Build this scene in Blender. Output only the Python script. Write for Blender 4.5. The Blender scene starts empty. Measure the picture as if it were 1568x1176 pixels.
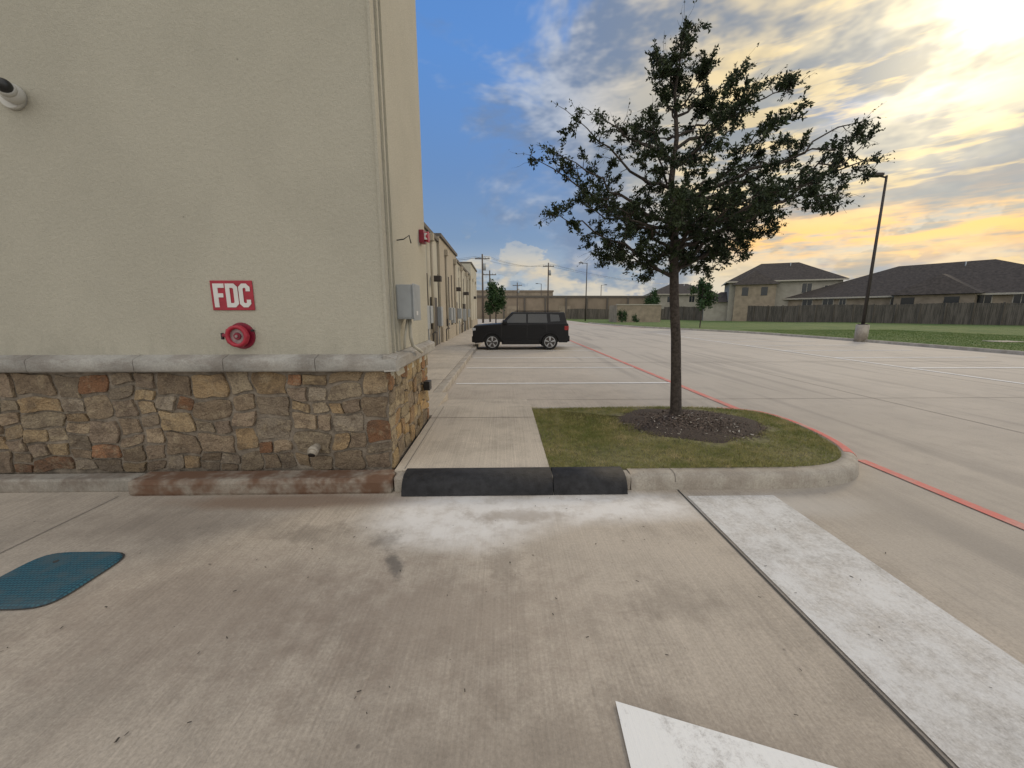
import bpy, bmesh, math, random
import numpy as np
from mathutils import Vector, Matrix
random.seed(7); rng=np.random.default_rng(7)
R=math.radians
scene=bpy.context.scene
scene.view_settings.view_transform='Standard'
scene.view_settings.look='None'
scene.view_settings.exposure=0

# ------------------------------------------------------------ node helpers
class G:
    def __init__(s,nt): s.nt=nt; s.L=nt.links
    def n(s,t,**k):
        nd=s.nt.nodes.new(t)
        for a,b in k.items(): setattr(nd,a,b)
        return nd
    def put(s,sock,v):
        if isinstance(v,bpy.types.NodeSocket): s.L.new(v,sock)
        elif v is not None:
            if isinstance(v,(tuple,list)) and len(v)==3 and sock.type=='RGBA': v=(*v,1)
            sock.default_value=v
    def m(s,op,a,b=None,c=None,clamp=False):
        nd=s.n('ShaderNodeMath',operation=op); nd.use_clamp=clamp
        s.put(nd.inputs[0],a)
        if b is not None: s.put(nd.inputs[1],b)
        if c is not None: s.put(nd.inputs[2],c)
        return nd.outputs[0]
    def vm(s,op,a,b=None,out=0):
        nd=s.n('ShaderNodeVectorMath',operation=op)
        s.put(nd.inputs[0],a)
        if b is not None: s.put(nd.inputs[1],b)
        return nd.outputs[out]
    def mr(s,v,a,b,c=0.,d=1.,smooth=True):
        nd=s.n('ShaderNodeMapRange'); nd.interpolation_type='SMOOTHSTEP' if smooth else 'LINEAR'
        s.put(nd.inputs['Value'],v)
        nd.inputs['From Min'].default_value=a; nd.inputs['From Max'].default_value=b
        nd.inputs['To Min'].default_value=c; nd.inputs['To Max'].default_value=d
        return nd.outputs['Result']
    def mix(s,f,a,b,bt='MIX'):
        nd=s.n('ShaderNodeMix',data_type='RGBA',blend_type=bt); nd.clamp_factor=True
        s.put(nd.inputs[0],f); s.put(nd.inputs[6],a); s.put(nd.inputs[7],b)
        return nd.outputs[2]
    def noise(s,vec,scale=5,detail=4,rough=.55,dist=0.,out='Fac'):
        nd=s.n('ShaderNodeTexNoise'); 
        if vec is not None: s.put(nd.inputs['Vector'],vec)
        nd.inputs['Scale'].default_value=scale; nd.inputs['Detail'].default_value=min(detail,5)
        nd.inputs['Roughness'].default_value=rough; nd.inputs['Distortion'].default_value=dist
        return nd.outputs[out]
    def vor(s,vec,scale,feature='F1',out='Distance',rnd=1.):
        nd=s.n('ShaderNodeTexVoronoi',feature=feature)
        s.put(nd.inputs['Vector'],vec); nd.inputs['Scale'].default_value=scale
        nd.inputs['Randomness'].default_value=rnd
        return nd.outputs[out]
    def ramp(s,f,stops):
        nd=s.n('ShaderNodeValToRGB'); s.put(nd.inputs[0],f); e=nd.color_ramp.elements
        while len(e)<len(stops): e.new(.5)
        for i,(p,c) in enumerate(stops): e[i].position=p; e[i].color=(*c,1)
        return nd.outputs[0]
    def sep(s,v):
        nd=s.n('ShaderNodeSeparateXYZ'); s.put(nd.inputs[0],v); return nd.outputs
    def comb(s,x,y,z):
        nd=s.n('ShaderNodeCombineXYZ'); s.put(nd.inputs[0],x);s.put(nd.inputs[1],y);s.put(nd.inputs[2],z); return nd.outputs[0]
    def bump(s,h,strength=.3,dist=.01,normal=None):
        nd=s.n('ShaderNodeBump'); nd.inputs['Strength'].default_value=strength; nd.inputs['Distance'].default_value=dist
        s.put(nd.inputs['Height'],h)
        if normal is not None: s.put(nd.inputs['Normal'],normal)
        return nd.outputs[0]

def newmat(name):
    m=bpy.data.materials.new(name); m.use_nodes=True
    g=G(m.node_tree); b=m.node_tree.nodes['Principled BSDF']
    return m,g,b
def pos(g): return g.n('ShaderNodeNewGeometry').outputs['Position']
def simple(name,col,rough=.7,metal=0.,var=.15,scale=8,bump=0.,coat=0.):
    m,g,b=newmat(name)
    p=pos(g); nz=g.noise(p,scale,2,.6)
    f=g.mr(nz,.3,.7,1-var,1+var,False)
    c=g.vm('MULTIPLY',tuple(col),g.comb(f,f,f))
    g.put(b.inputs['Base Color'],c)
    b.inputs['Roughness'].default_value=rough; b.inputs['Metallic'].default_value=metal
    b.inputs['Coat Weight'].default_value=coat
    if bump: g.put(b.inputs['Normal'],g.bump(g.noise(p,scale*6,1),bump,.01))
    return m

# ------------------------------------------------------------ mesh helpers
def empty(name,loc=(0,0,0),rz=0):
    e=bpy.data.objects.new(name,None); scene.collection.objects.link(e); e.location=loc; e.rotation_euler=(0,0,rz)
    e.empty_display_size=.2
    return e
def mo(name,verts,faces,mat,parent=None,smooth=False):
    me=bpy.data.meshes.new(name); me.from_pydata([tuple(map(float,v)) for v in verts],[],[tuple(f) for f in faces]); me.update()
    o=bpy.data.objects.new(name,me); scene.collection.objects.link(o)
    if mat: me.materials.append(mat)
    if parent: o.parent=parent
    if smooth:
        me.polygons.foreach_set('use_smooth',[True]*len(me.polygons))
    return o
def bev(o,w,seg=2):
    md=o.modifiers.new('b','BEVEL'); md.width=w; md.segments=seg; md.limit_method='ANGLE'; md.angle_limit=R(35); return o
def box(name,x0,x1,y0,y1,z0,z1,mat,parent=None,b=0):
    v=[(x0,y0,z0),(x1,y0,z0),(x1,y1,z0),(x0,y1,z0),(x0,y0,z1),(x1,y0,z1),(x1,y1,z1),(x0,y1,z1)]
    f=[(0,3,2,1),(4,5,6,7),(0,1,5,4),(1,2,6,5),(2,3,7,6),(3,0,4,7)]
    o=mo(name,v,f,mat,parent)
    if b: bev(o,b)
    return o
def cyl(name,p0,p1,r0,r1,mat,parent=None,seg=20):
    v,f=tube([p0,p1],[r0,r1],seg,True)
    return shade_auto(mo(name,v,f,mat,parent))
def shade_auto(o):
    for p in o.data.polygons: p.use_smooth=len(p.vertices)==4
    return o
def tube(pts,rad,seg=8,caps=False):
    V=[];F=[]; pts=[Vector(p) for p in pts]
    prev=None
    for i,p in enumerate(pts):
        d=(pts[min(i+1,len(pts)-1)]-pts[max(i-1,0)]).normalized()
        a=Vector((0,0,1)) if abs(d.z)<.9 else Vector((1,0,0))
        u=d.cross(a).normalized() if prev is None else (prev-d*prev.dot(d)).normalized()
        prev=u; w=d.cross(u)
        for k in range(seg):
            t=2*math.pi*k/seg
            V.append(p+(u*math.cos(t)+w*math.sin(t))*rad[i])
        if i:
            for k in range(seg):
                a0=(i-1)*seg+k;a1=(i-1)*seg+(k+1)%seg
                F.append((a0,a1,a1+seg,a0+seg))
    if caps:
        F.append(tuple(range(seg))[::-1]); F.append(tuple(range((len(pts)-1)*seg,len(pts)*seg)))
    return V,F
def ball(name,c,r,mat,parent=None,sc=(1,1,1),seg=24):
    bm=bmesh.new(); bmesh.ops.create_uvsphere(bm,u_segments=seg,v_segments=seg//2,radius=r)
    me=bpy.data.meshes.new(name); bm.to_mesh(me); bm.free()
    for v in me.vertices: v.co=Vector((v.co.x*sc[0]+c[0],v.co.y*sc[1]+c[1],v.co.z*sc[2]+c[2]))
    me.polygons.foreach_set('use_smooth',[True]*len(me.polygons))
    o=bpy.data.objects.new(name,me); scene.collection.objects.link(o); me.materials.append(mat)
    if parent: o.parent=parent
    return o

# ------------------------------------------------------------ camera
cam=bpy.data.cameras.new('camera'); co=bpy.data.objects.new('camera',cam); scene.collection.objects.link(co)
co.location=(0,0,1.65); co.rotation_euler=(R(90-10.39),0,R(-1.3))
cam.sensor_width=36; cam.lens=13.78; cam.clip_end=3000; cam.clip_start=.02
scene.camera=co

# ------------------------------------------------------------ sky (few noises: evaluated on every bounce)
AZ=R(46.7); EL=R(22.8)
sdir=(math.sin(AZ)*math.cos(EL),math.cos(AZ)*math.cos(EL),math.sin(EL))
w=bpy.data.worlds.new("World"); scene.world=w; w.use_nodes=True
g=G(w.node_tree)
for n in list(w.node_tree.nodes): w.node_tree.nodes.remove(n)
d=g.vm('NORMALIZE',g.n('ShaderNodeTexCoord').outputs['Generated'])
x,y,z=g.sep(d)
zc=g.m('MAXIMUM',z,0.)
sd=g.vm('DOT_PRODUCT',d,sdir,out=1)
base=g.ramp(zc,[(0,(.50,.53,.52)),(.07,(.40,.47,.54)),(.17,(.19,.30,.48)),(.30,(.14,.27,.53)),(.50,(.11,.28,.66)),(1,(.07,.2,.55))])
n1=g.noise(g.vm('MULTIPLY',g.vm('ADD',d,(.35,.1,.22)),(1,1,1.9)),2.6,5,.62,.35)
n2=g.noise(g.vm('MULTIPLY',g.vm('ADD',d,(1.2,.7,.4)),(1,1,2.3)),5.5,4,.64)
n3=g.noise(g.vm('MULTIPLY',d,(5.,5.,30.)),1.2,4,.62)
cum=g.noise(g.vm('MULTIPLY',d,(6,6,9)),1.6,4,.62)
sdp=g.m('MAXIMUM',sd,0.)
right=g.mr(sd,.78,.965)
mid=g.mr(sd,.72,.88)
cov=g.m('ADD',g.m('ADD',n1,g.m('MULTIPLY',mid,.20)),g.mr(z,.34,.05,0.,.06))
cf=g.mr(cov,.51,.68)
lit=g.mix(right,(.50,.55,.64),(.88,.71,.42))
shd=g.mix(right,(.17,.24,.38),(.23,.265,.31))
nn=g.m('ADD',g.m('MULTIPLY',n2,.62),g.m('MULTIPLY',n1,.38))
ccol=g.mix(g.mr(nn,.46,.62),shd,lit)
sky=g.mix(g.m('MULTIPLY',cf,.92),base,ccol)
band=g.m('MULTIPLY',g.mr(n3,.42,.56),g.m('MULTIPLY',g.mr(sd,.80,.93),g.mr(z,.56,.32)))
sky=g.mix(g.m('MULTIPLY',band,.80),sky,(.25,.29,.32))
band2=g.m('MULTIPLY',g.mr(n3,.50,.38),g.m('MULTIPLY',g.mr(sd,.87,.96),g.mr(z,.60,.35)))
sky=g.mix(g.m('MULTIPLY',band2,.65),sky,(1.0,.76,.34))
cm=g.m('MULTIPLY',g.mr(g.m('SUBTRACT',cum,g.m('MULTIPLY',zc,1.1)),.36,.40),g.mr(z,.22,.1))
ccum=g.mix(g.mr(n2,.40,.58),(.22,.30,.41),(.62,.58,.50))
sky=g.mix(g.m('MULTIPLY',cm,.85),sky,ccum)
gz=g.m('DIVIDE',g.m('SUBTRACT',z,.138),.045); gz=g.m('POWER',2.718,g.m('MULTIPLY',g.m('MULTIPLY',gz,gz),-1.))
gold=g.m('MULTIPLY',g.m('MULTIPLY',gz,g.mr(sd,.90,.95)),g.mr(n3,.64,.44))
sky=g.mix(gold,sky,(1.15,.62,.14))
pz=g.m('DIVIDE',g.m('SUBTRACT',z,.09),.03); pz=g.m('POWER',2.718,g.m('MULTIPLY',g.m('MULTIPLY',pz,pz),-1.))
sky=g.mix(g.m('MULTIPLY',g.m('MULTIPLY',pz,.6),g.mr(n2,.4,.6)),sky,(.80,.62,.38))
gl=g.m('ADD',g.m('ADD',g.m('MULTIPLY',g.m('POWER',sdp,260.),1.5),g.m('MULTIPLY',g.m('POWER',sdp,55.),.38)),g.m('MULTIPLY',g.m('POWER',sdp,9.),.04))
gl=g.m('MULTIPLY',gl,g.mr(n2,.36,.58,.30,1.15))
sky=g.mix(1.,sky,g.vm('MULTIPLY',(1.0,.80,.40),g.comb(gl,gl,gl)),'ADD')
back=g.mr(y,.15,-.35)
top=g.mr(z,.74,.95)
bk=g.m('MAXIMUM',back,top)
sky=g.mix(g.m('MULTIPLY',bk,.95),sky,g.mix(g.mr(n2,.35,.65),(.90,.90,.90),(1.30,1.22,1.09)))  # unseen sky behind and overhead brightened to light the facade and ground
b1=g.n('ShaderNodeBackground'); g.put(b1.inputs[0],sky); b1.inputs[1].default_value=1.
ns=g.n('ShaderNodeTexSky',sky_type='NISHITA'); ns.sun_disc=False; ns.sun_elevation=EL; ns.sun_rotation=AZ
b2=g.n('ShaderNodeBackground'); g.L.new(ns.outputs[0],b2.inputs[0]); b2.inputs[1].default_value=.1
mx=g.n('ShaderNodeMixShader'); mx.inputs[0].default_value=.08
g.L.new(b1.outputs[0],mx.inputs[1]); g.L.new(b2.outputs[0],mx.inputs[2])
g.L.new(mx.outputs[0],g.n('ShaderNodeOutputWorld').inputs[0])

sl=bpy.data.lights.new('sun','SUN'); sl.energy=1.15; sl.angle=R(14); sl.color=(1,.82,.57)
so=bpy.data.objects.new('sun',sl); scene.collection.objects.link(so)
so.rotation_euler=Vector(sdir).to_track_quat('Z','Y').to_euler()

# ------------------------------------------------------------ materials
def concrete(name,col=(.415,.36,.295),broom=True,stains=False,paint=None,rough=.85,bumpk=.35,speck=True,dirt=0.,dsc=(3,3,2.),dcol=(.11,.07,.045)):
    m,g,b=newmat(name); p=pos(g)
    mid=g.noise(p,2.3,4,.68); fine=g.noise(p,60,3,.8)
    big=g.noise(p,.4,2,.55)
    c=g.mix(g.mr(big,.3,.7),tuple(v*.9 for v in col),tuple(v*1.1 for v in col))
    c=g.mix(g.m('MULTIPLY',g.mr(mid,.42,.68),.55),c,tuple(v*.68 for v in col))
    f=g.mr(fine,.3,.7,.80,1.20,False); c=g.vm('MULTIPLY',c,g.comb(f,f,f))
    h=fine
    if broom:
        br=g.noise(g.vm('MULTIPLY',p,(70.,.8,1.)),1.,2,.65)
        f=g.mr(br,.3,.7,.89,1.10,False); c=g.vm('MULTIPLY',c,g.comb(f,f,f))
        h=g.m('ADD',g.m('MULTIPLY',h,.8),br)
    if speck:
        vd=g.vor(p,6.,'F1'); sp=g.m('MULTIPLY',g.mr(vd,.07,.03),g.mr(mid,.50,.60))
        c=g.mix(g.m('MULTIPLY',sp,.8),c,(.055,.045,.04))
    if dirt:
        dn=g.noise(g.vm('MULTIPLY',p,dsc),1.2,4,.72)
        c=g.mix(g.m('MULTIPLY',g.mr(dn,.40,.62),dirt),c,dcol)
    if stains:
        nA=mid; nB=g.noise(p,6.,4,.74)
        def blob(c0,s0,edge=.5,nk=.9,nz=nA,rot=0.):
            v=g.vm('SUBTRACT',p,(c0[0],c0[1],0))
            if rot:
                r_=g.n('ShaderNodeVectorRotate',rotation_type='Z_AXIS'); g.put(r_.inputs['Vector'],v); r_.inputs['Angle'].default_value=rot; v=r_.outputs[0]
            v=g.vm('MULTIPLY',v,(1/s0[0],1/s0[1],0))
            l=g.vm('LENGTH',v,out=1)
            l=g.m('ADD',l,g.m('MULTIPLY',g.m('SUBTRACT',nz,.5),nk))
            return g.mr(l,1.,1-edge)
        c=g.mix(g.m('MULTIPLY',blob((.5,2.3),(2.6,1.2),.8),.25),c,(.54,.48,.40))
        c=g.mix(g.m('MULTIPLY',blob((-.35,1.9),(1.4,.7),.9,1.8,nB),.42),c,(.20,.155,.12))
        c=g.mix(g.m('MULTIPLY',blob((-1.7,2.0),(1.6,.8),.9,1.6,nB),.42),c,(.215,.165,.13))
        c=g.mix(g.m('MULTIPLY',blob((.3,1.15),(1.6,.4),.9,1.8,nB),.38),c,(.20,.165,.13))
        c=g.mix(g.m('MULTIPLY',blob((-2.7,2.9),(1.2,.4),.9,1.8,nB),.40),c,(.19,.155,.125))
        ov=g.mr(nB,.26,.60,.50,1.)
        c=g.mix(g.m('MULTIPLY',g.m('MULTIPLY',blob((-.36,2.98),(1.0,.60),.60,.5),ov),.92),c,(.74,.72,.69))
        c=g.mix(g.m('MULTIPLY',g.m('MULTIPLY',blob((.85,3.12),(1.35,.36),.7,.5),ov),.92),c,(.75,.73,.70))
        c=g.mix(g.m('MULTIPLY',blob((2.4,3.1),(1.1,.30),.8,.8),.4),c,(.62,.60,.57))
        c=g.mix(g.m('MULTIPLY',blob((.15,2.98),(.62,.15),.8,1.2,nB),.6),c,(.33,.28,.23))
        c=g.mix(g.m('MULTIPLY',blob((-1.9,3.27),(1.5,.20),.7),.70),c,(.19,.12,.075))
        c=g.mix(g.m('MULTIPLY',blob((-.72,2.36),(.065,.22),.8,1.6,nB,-.45),.75),c,(.11,.10,.09))
        c=g.mix(g.m('MULTIPLY',blob((-.86,2.62),(.16,.16),.8,2.2,nB),.45),c,(.13,.115,.10))
        c=g.mix(g.m('MULTIPLY',blob((-1.45,2.75),(.30,.22),.8,2.4,nB),.40),c,(.15,.125,.10))
        c=g.mix(g.m('MULTIPLY',blob((.02,2.35),(.18,.30),.8,2.4,nB),.30),c,(.15,.125,.10))
        c=g.mix(g.m('MULTIPLY',blob((1.0,2.0),(.35,.25),.8,2.4,nB),.30),c,(.15,.125,.10))
        px,py_,pz_=g.sep(p)
        right=g.mr(px,2.3,2.8)
        c=g.mix(g.m('MULTIPLY',right,.45),c,(.37,.34,.30))
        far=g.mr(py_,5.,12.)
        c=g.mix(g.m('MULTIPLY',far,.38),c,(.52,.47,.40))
        tr=g.noise(g.vm('MULTIPLY',p,(1.6,.12,1.)),1.,2,.6,.5)
        c=g.mix(g.m('MULTIPLY',g.m('MULTIPLY',g.mr(tr,.52,.66),right),.33),c,(.18,.165,.15))
    if paint:
        pc,lo,hi,amt=paint
        pn=g.m('ADD',g.m('MULTIPLY',g.noise(p,3.2,4,.76),.7),g.m('MULTIPLY',fine,.3))
        c=g.mix(g.m('MULTIPLY',g.mr(pn,lo,hi),amt),c,pc)
    g.put(b.inputs['Base Color'],c); b.inputs['Roughness'].default_value=rough
    g.put(b.inputs['Normal'],g.bump(h,bumpk,.005))
    return m
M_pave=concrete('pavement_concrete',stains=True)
M_walk=concrete('sidewalk_concrete',(.47,.415,.34),broom=True)
M_kerb=concrete('curb_concrete',(.42,.38,.32),broom=False,bumpk=.5,dirt=.3)
M_kerbst=concrete('curb_concrete_stained',(.34,.30,.245),broom=False,dirt=.95,bumpk=.6,dsc=(1.5,1.5,1.5),dcol=(.13,.065,.035))
M_kerblo=concrete('curb_concrete_dirty',(.31,.285,.245),broom=False,dirt=.5,bumpk=.6)
M_white=concrete('white_paint_worn',(.48,.455,.42),broom=True,paint=((.68,.68,.67),.34,.66,.85),speck=True)
M_line=concrete('white_line_paint',(.55,.53,.5),broom=True,paint=((.80,.80,.78),.3,.5,.95),speck=False)
M_red=concrete('red_line_paint',(.50,.33,.28),broom=False,paint=((.62,.16,.13),.32,.58,.9),speck=False)
M_redk=concrete('red_curb_paint',(.48,.34,.29),broom=False,paint=((.58,.12,.10),.30,.54,.92),speck=False)
M_joint=simple('joint_sealant',(.05,.048,.045),.9)
M_joint2=simple('joint_dark',(.20,.18,.155),.95)  # plain dark tone of the thin slab and curb joints

def stucco(name,col):
    m,g,b=newmat(name); p=pos(g)
    big=g.noise(p,.9,4,.65)
    c=g.mix(g.mr(big,.35,.7),col,tuple(v*.92 for v in col))
    sx,sy,sz=g.sep(p)
    dirt=g.m('MULTIPLY',g.mr(sz,1.6,1.22),g.mr(g.noise(g.vm('MULTIPLY',p,(5,5,1.6)),1.,3,.65),.42,.7))
    c=g.mix(g.m('MULTIPLY',dirt,.35),c,tuple(v*.60 for v in col))
    vd=g.vor(p,2.6,'F1'); c=g.mix(g.m('MULTIPLY',g.mr(vd,.03,.012),.6),c,tuple(v*.45 for v in col))
    n=g.noise(p,110,3,.75); n2=g.noise(p,34,2,.6)
    f=g.m('MULTIPLY',g.mr(n,.3,.7,.88,1.10,False),g.mr(n2,.3,.7,.965,1.03,False)); c=g.vm('MULTIPLY',c,g.comb(f,f,f))
    g.put(b.inputs['Base Color'],c); b.inputs['Roughness'].default_value=.93
    g.put(b.inputs['Normal'],g.bump(g.m('ADD',n,n2),.8,.008))
    return m
M_stucco=stucco('stucco_cream',(.475,.448,.365))
M_stucco2=stucco('stucco_tan',(.40,.35,.27))
M_cap=concrete('cast_stone_cap',(.40,.385,.35),broom=False,bumpk=.3,speck=False,dirt=.35,dsc=(2,2,5))
M_mortar=simple('mortar',(.22,.185,.145),.95,var=.35,scale=14,bump=.8)
M_stone,g,b=newmat('stone_veneer'); p=pos(g)
at=g.n('ShaderNodeAttribute',attribute_name='scol').outputs['Color']
sa=g.noise(p,6,5,.74,.3); sb=g.noise(g.vm('ADD',p,(4,4,4)),10,4,.72)
c=g.mix(g.m('MULTIPLY',g.mr(sa,.44,.64),.65),at,(.10,.07,.048))
c=g.mix(g.m('MULTIPLY',g.mr(sb,.5,.68),.5),c,(.36,.29,.19))
fi=g.noise(p,75,2,.7)
f=g.mr(fi,.3,.7,.74,1.26,False); c=g.vm('MULTIPLY',c,g.comb(f,f,f))
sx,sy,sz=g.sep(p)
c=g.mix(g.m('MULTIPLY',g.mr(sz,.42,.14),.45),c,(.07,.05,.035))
g.put(b.inputs['Base Color'],c); b.inputs['Roughness'].default_value=.9
g.put(b.inputs['Normal'],g.bump(g.m('ADD',sb,g.m('MULTIPLY',fi,.35)),1.,.035))

M_rubber=simple('black_rubber',(.020,.020,.022),.78,var=.45,scale=14,bump=.4)
M_redp=simple('red_enamel',(.36,.016,.035),.45,var=.15)
M_redd=simple('red_cast_cap',(.22,.01,.03),.45,var=.25,scale=30)
M_silver=simple('tarnished_metal',(.30,.22,.22),.45,metal=.4,var=.3,scale=40)
M_whitep=simple('white_enamel',(.66,.65,.62),.5,var=.05)
M_camw=simple('camera_housing',(.52,.51,.47),.5,var=.05)
M_blackp=simple('black_plastic',(.015,.015,.016),.35)
M_grey=simple('grey_metal_box',(.33,.35,.36),.5,metal=.1,var=.08)
M_pipe=simple('conduit_painted',(.45,.43,.36),.6)
M_pvc=simple('pvc_pipe',(.36,.32,.26),.7,var=.3)
M_pole=simple('lamp_pole_bronze',(.05,.042,.038),.6,metal=.2)
M_wood=simple('utility_pole_wood',(.10,.08,.065),.9)
M_bark=simple('bark',(.065,.052,.043),.95,var=.5,scale=30,bump=1.)
M_roof=simple('roof_shingle',(.06,.05,.043),.95,var=.35,scale=3)
M_brickt=simple('house_siding_tan',(.29,.24,.18),.9,var=.2,scale=1.2)
M_sid2=simple('house_siding_grey',(.33,.31,.265),.9,var=.12,scale=1.2)
M_trim=simple('house_trim',(.42,.39,.33),.8)
M_glassd=simple('window_glass_dark',(.02,.025,.03),.15)
M_ware=simple('warehouse_wall',(.25,.20,.15),.9,var=.15,scale=.4)
M_wareR=simple('warehouse_roof_band',(.12,.105,.09),.9)

def leafmat(name,c1,c2,c3,sc=9,trans=.25):
    m,g,b=newmat(name); p=pos(g)
    nz=g.noise(p,sc,4,.75)
    c=g.mix(g.mr(nz,.38,.55),c1,c2); c=g.mix(g.mr(nz,.55,.68),c,c3)
    g.put(b.inputs['Base Color'],c); b.inputs['Roughness'].default_value=.6
    b.inputs['Specular IOR Level'].default_value=.3
    if trans:
        tr=g.n('ShaderNodeBsdfTranslucent'); g.put(tr.inputs[0],c)
        mx=g.n('ShaderNodeMixShader'); mx.inputs[0].default_value=trans
        g.L.new(b.outputs[0],mx.inputs[1]); g.L.new(tr.outputs[0],mx.inputs[2])
        g.L.new(mx.outputs[0],m.node_tree.nodes['Material Output'].inputs[0])
    return m
M_leaf=leafmat('oak_leaves',(.014,.024,.010),(.032,.048,.018),(.06,.078,.03),6,.15)
M_leaf2=leafmat('distant_tree_leaves',(.02,.045,.016),(.04,.08,.025),(.06,.10,.03),2,0)
M_blade=leafmat('grass_blades',(.19,.21,.06),(.31,.29,.11),(.48,.40,.21),3.5,.25)
M_lblade=leafmat('lawn_blade_green',(.07,.14,.022),(.11,.17,.035),(.17,.18,.05),1.5,.2)
M_soil=simple('soil_under_grass',(.15,.14,.06),.95,var=.4,scale=12,bump=.8)
M_mulch=simple('mulch_bark',(.06,.043,.033),.95,var=.5,scale=40,bump=1.)
M_chip=simple('mulch_chips',(.11,.08,.062),.9,var=.8,scale=60)
m_,g,b=newmat('lawn_grass'); p=pos(g)
nz=g.noise(p,.3,5,.75)
c=g.mix(g.mr(nz,.38,.62),(.07,.135,.020),(.13,.175,.035))
n9=g.noise(p,9,4,.8)
c=g.mix(g.m('MULTIPLY',g.mr(n9,.4,.7),.7),c,(.045,.08,.014))
g.put(b.inputs['Base Color'],c); b.inputs['Roughness'].default_value=.9
g.put(b.inputs['Normal'],g.bump(n9,1.,.08)); M_lawn=m_
m_,g,b=newmat('fence_wood'); p=pos(g); X_,Y_,Z_=g.sep(p)
c=g.mix(g.mr(g.noise(g.vm('MULTIPLY',p,(5,5,.4)),1.,3,.7),.35,.68),(.07,.062,.052),(.15,.13,.11))
g.put(b.inputs['Base Color'],c); b.inputs['Roughness'].default_value=.9; M_fence=m_

# ------------------------------------------------------------ ground and pavement
def sheet(name,x0,x1,y0,y1,z,mat,parent=None):
    return mo(name,[(x0,y0,z),(x1,y0,z),(x1,y1,z),(x0,y1,z)],[(0,1,2,3)],mat,parent)
sheet('ground',-900,900,-900,900,-.02,M_lawn)
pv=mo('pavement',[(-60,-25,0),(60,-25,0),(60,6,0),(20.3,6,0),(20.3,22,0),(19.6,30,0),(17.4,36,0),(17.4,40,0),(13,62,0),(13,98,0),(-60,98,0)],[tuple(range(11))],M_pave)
jt=empty('pavement_joints')
def strip(name,a,b_,wd,z,mat,parent):
    a=Vector((*a,0));b_=Vector((*b_,0)); d_=(b_-a).normalized(); n_=Vector((-d_.y,d_.x,0))*wd/2
    v=[a-n_,b_-n_,b_+n_,a+n_]; v=[(q.x,q.y,z) for q in v]
    return mo(name,v,[(0,1,2,3)],mat,parent)
strip('sealed_joint',(1.64,-8),(1.64,3.42),.016,.004,M_joint,jt)
strip('joint_a',(-3.5,-8),(-3.5,3.4),.008,.004,M_joint2,jt)
strip('joint_b',(7.2,-8),(7.2,70),.015,.004,M_joint2,jt)
strip('joint_c',(11.4,-8),(11.4,60),.015,.004,M_joint2,jt)
strip('joint_x',(16,7),(16,60),.015,.004,M_joint2,jt)
for i,yy in enumerate([7.3,12.9,18.5,24,30,36,44]):
    strip(f'joint_d{i}',(-1.15,yy),(17,yy),.012 if yy<10 else .025,.0045,M_joint2,jt)
wp=sheet('white_painted_strip',1.665,2.46,-6,3.28,.008,M_white)
mo('pavement_arrow',[(.476,1.40,.008),(.46,1.12,.008),(.36,.80,.008),(.36,.3,.008),(.62,.3,.008),(.66,.78,.008),(1.42,1.06,.008)],[(0,1,2,3,4,5,6)],M_line)
pl=empty('parking_stall_lines')
for i in range(9):
    yy=9.05+2.62*i
    strip(f'line_{i}',(-1.1,yy),(3.95,yy),.10,.008,M_line,pl)
strip('line_end',(12.15,8.6),(12.15,31),.11,.008,M_line,pl)
for i in range(10):
    yy=8.65+2.7*i
    strip(f'line_r{i}',(12.22 if yy<31 else 11.5,yy),(17.9 if yy<31 else 16.,yy),.13,.0085,M_line,pl)
rl=empty('red_fire_lane_line')
strip('south',(4.08,-6),(4.04,4.12),.11,.008,M_red,rl)
strip('north',(4.04,6.2),(3.85,42),.13,.008,M_red,rl)
strip('far',(8.5,60),(14.8,41),.25,.008,M_red,rl)

# ------------------------------------------------------------ sidewalk
sw=empty('sidewalk')
box('slab_front',-1.05,.45,3.585,6.2,-.01,.150,M_walk,sw)
mo('ramp',[(-1.05,6.203,-.01),(.45,6.203,-.01),(.45,6.203,.149),(-1.05,6.203,.149),(-1.05,7.35,.003),(.45,7.35,.003)],[(0,1,2,3),(3,2,5,4),(1,5,2),(0,3,4)],M_walk,sw)
strip('joint1',(-1.05,5.5),(.45,5.5),.012,.154,M_joint2,sw)
strip('joint_edge',(-.96,3.62),(-.96,6.2),.008,.154,M_joint2,sw)
box('slab_rear',-3.2,-1.055,5.66,7.35,-.01,.146,M_walk,sw)
box('walk_long',-3.2,-1.36,7.355,45,-.01,.140,M_walk,sw)
box('walk_kerb',-1.357,-1.18,7.355,45,-.01,.143,M_kerb,sw,.02)
for i in range(20):
    strip(f'wj{i}',(-3.2,8.8+1.8*i),(-1.2,8.8+1.8*i),.015,.148,M_joint2,sw)

fk=empty('facade_curb')
box('kerb_raised',-3.42,-1.03,3.40,3.66,-.01,.145,M_kerbst,fk,.035)
box('kerb_low',-9,-3.45,3.50,3.66,-.01,.125,M_kerblo,fk,.02)
box('kerb_behind_rubber',-1.02,1.2,3.43,3.58,-.01,.146,M_kerb,fk,.02)
rc=empty('rubber_curb_cover')
prof=[(3.335,.006),(3.345,.05),(3.37,.10),(3.41,.138),(3.46,.160),(3.53,.168),(3.60,.166),(3.615,.152)]
def extr(name,x0,x1,prof,mat,parent):
    V=[];F=[];n=len(prof)
    for xx in (x0,x1): V+=[(xx,a,b_) for a,b_ in prof]
    for i in range(n-1): F.append((i,i+n,i+n+1,i+1))
    F.append(tuple(range(n))); F.append(tuple(range(n,2*n))[::-1])
    o=mo(name,V,F,mat,parent); shade_auto(o); return o
extr('rubber_a',-.93,.452,prof,M_rubber,rc); extr('rubber_b',.46,1.14,prof,M_rubber,rc)

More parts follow.
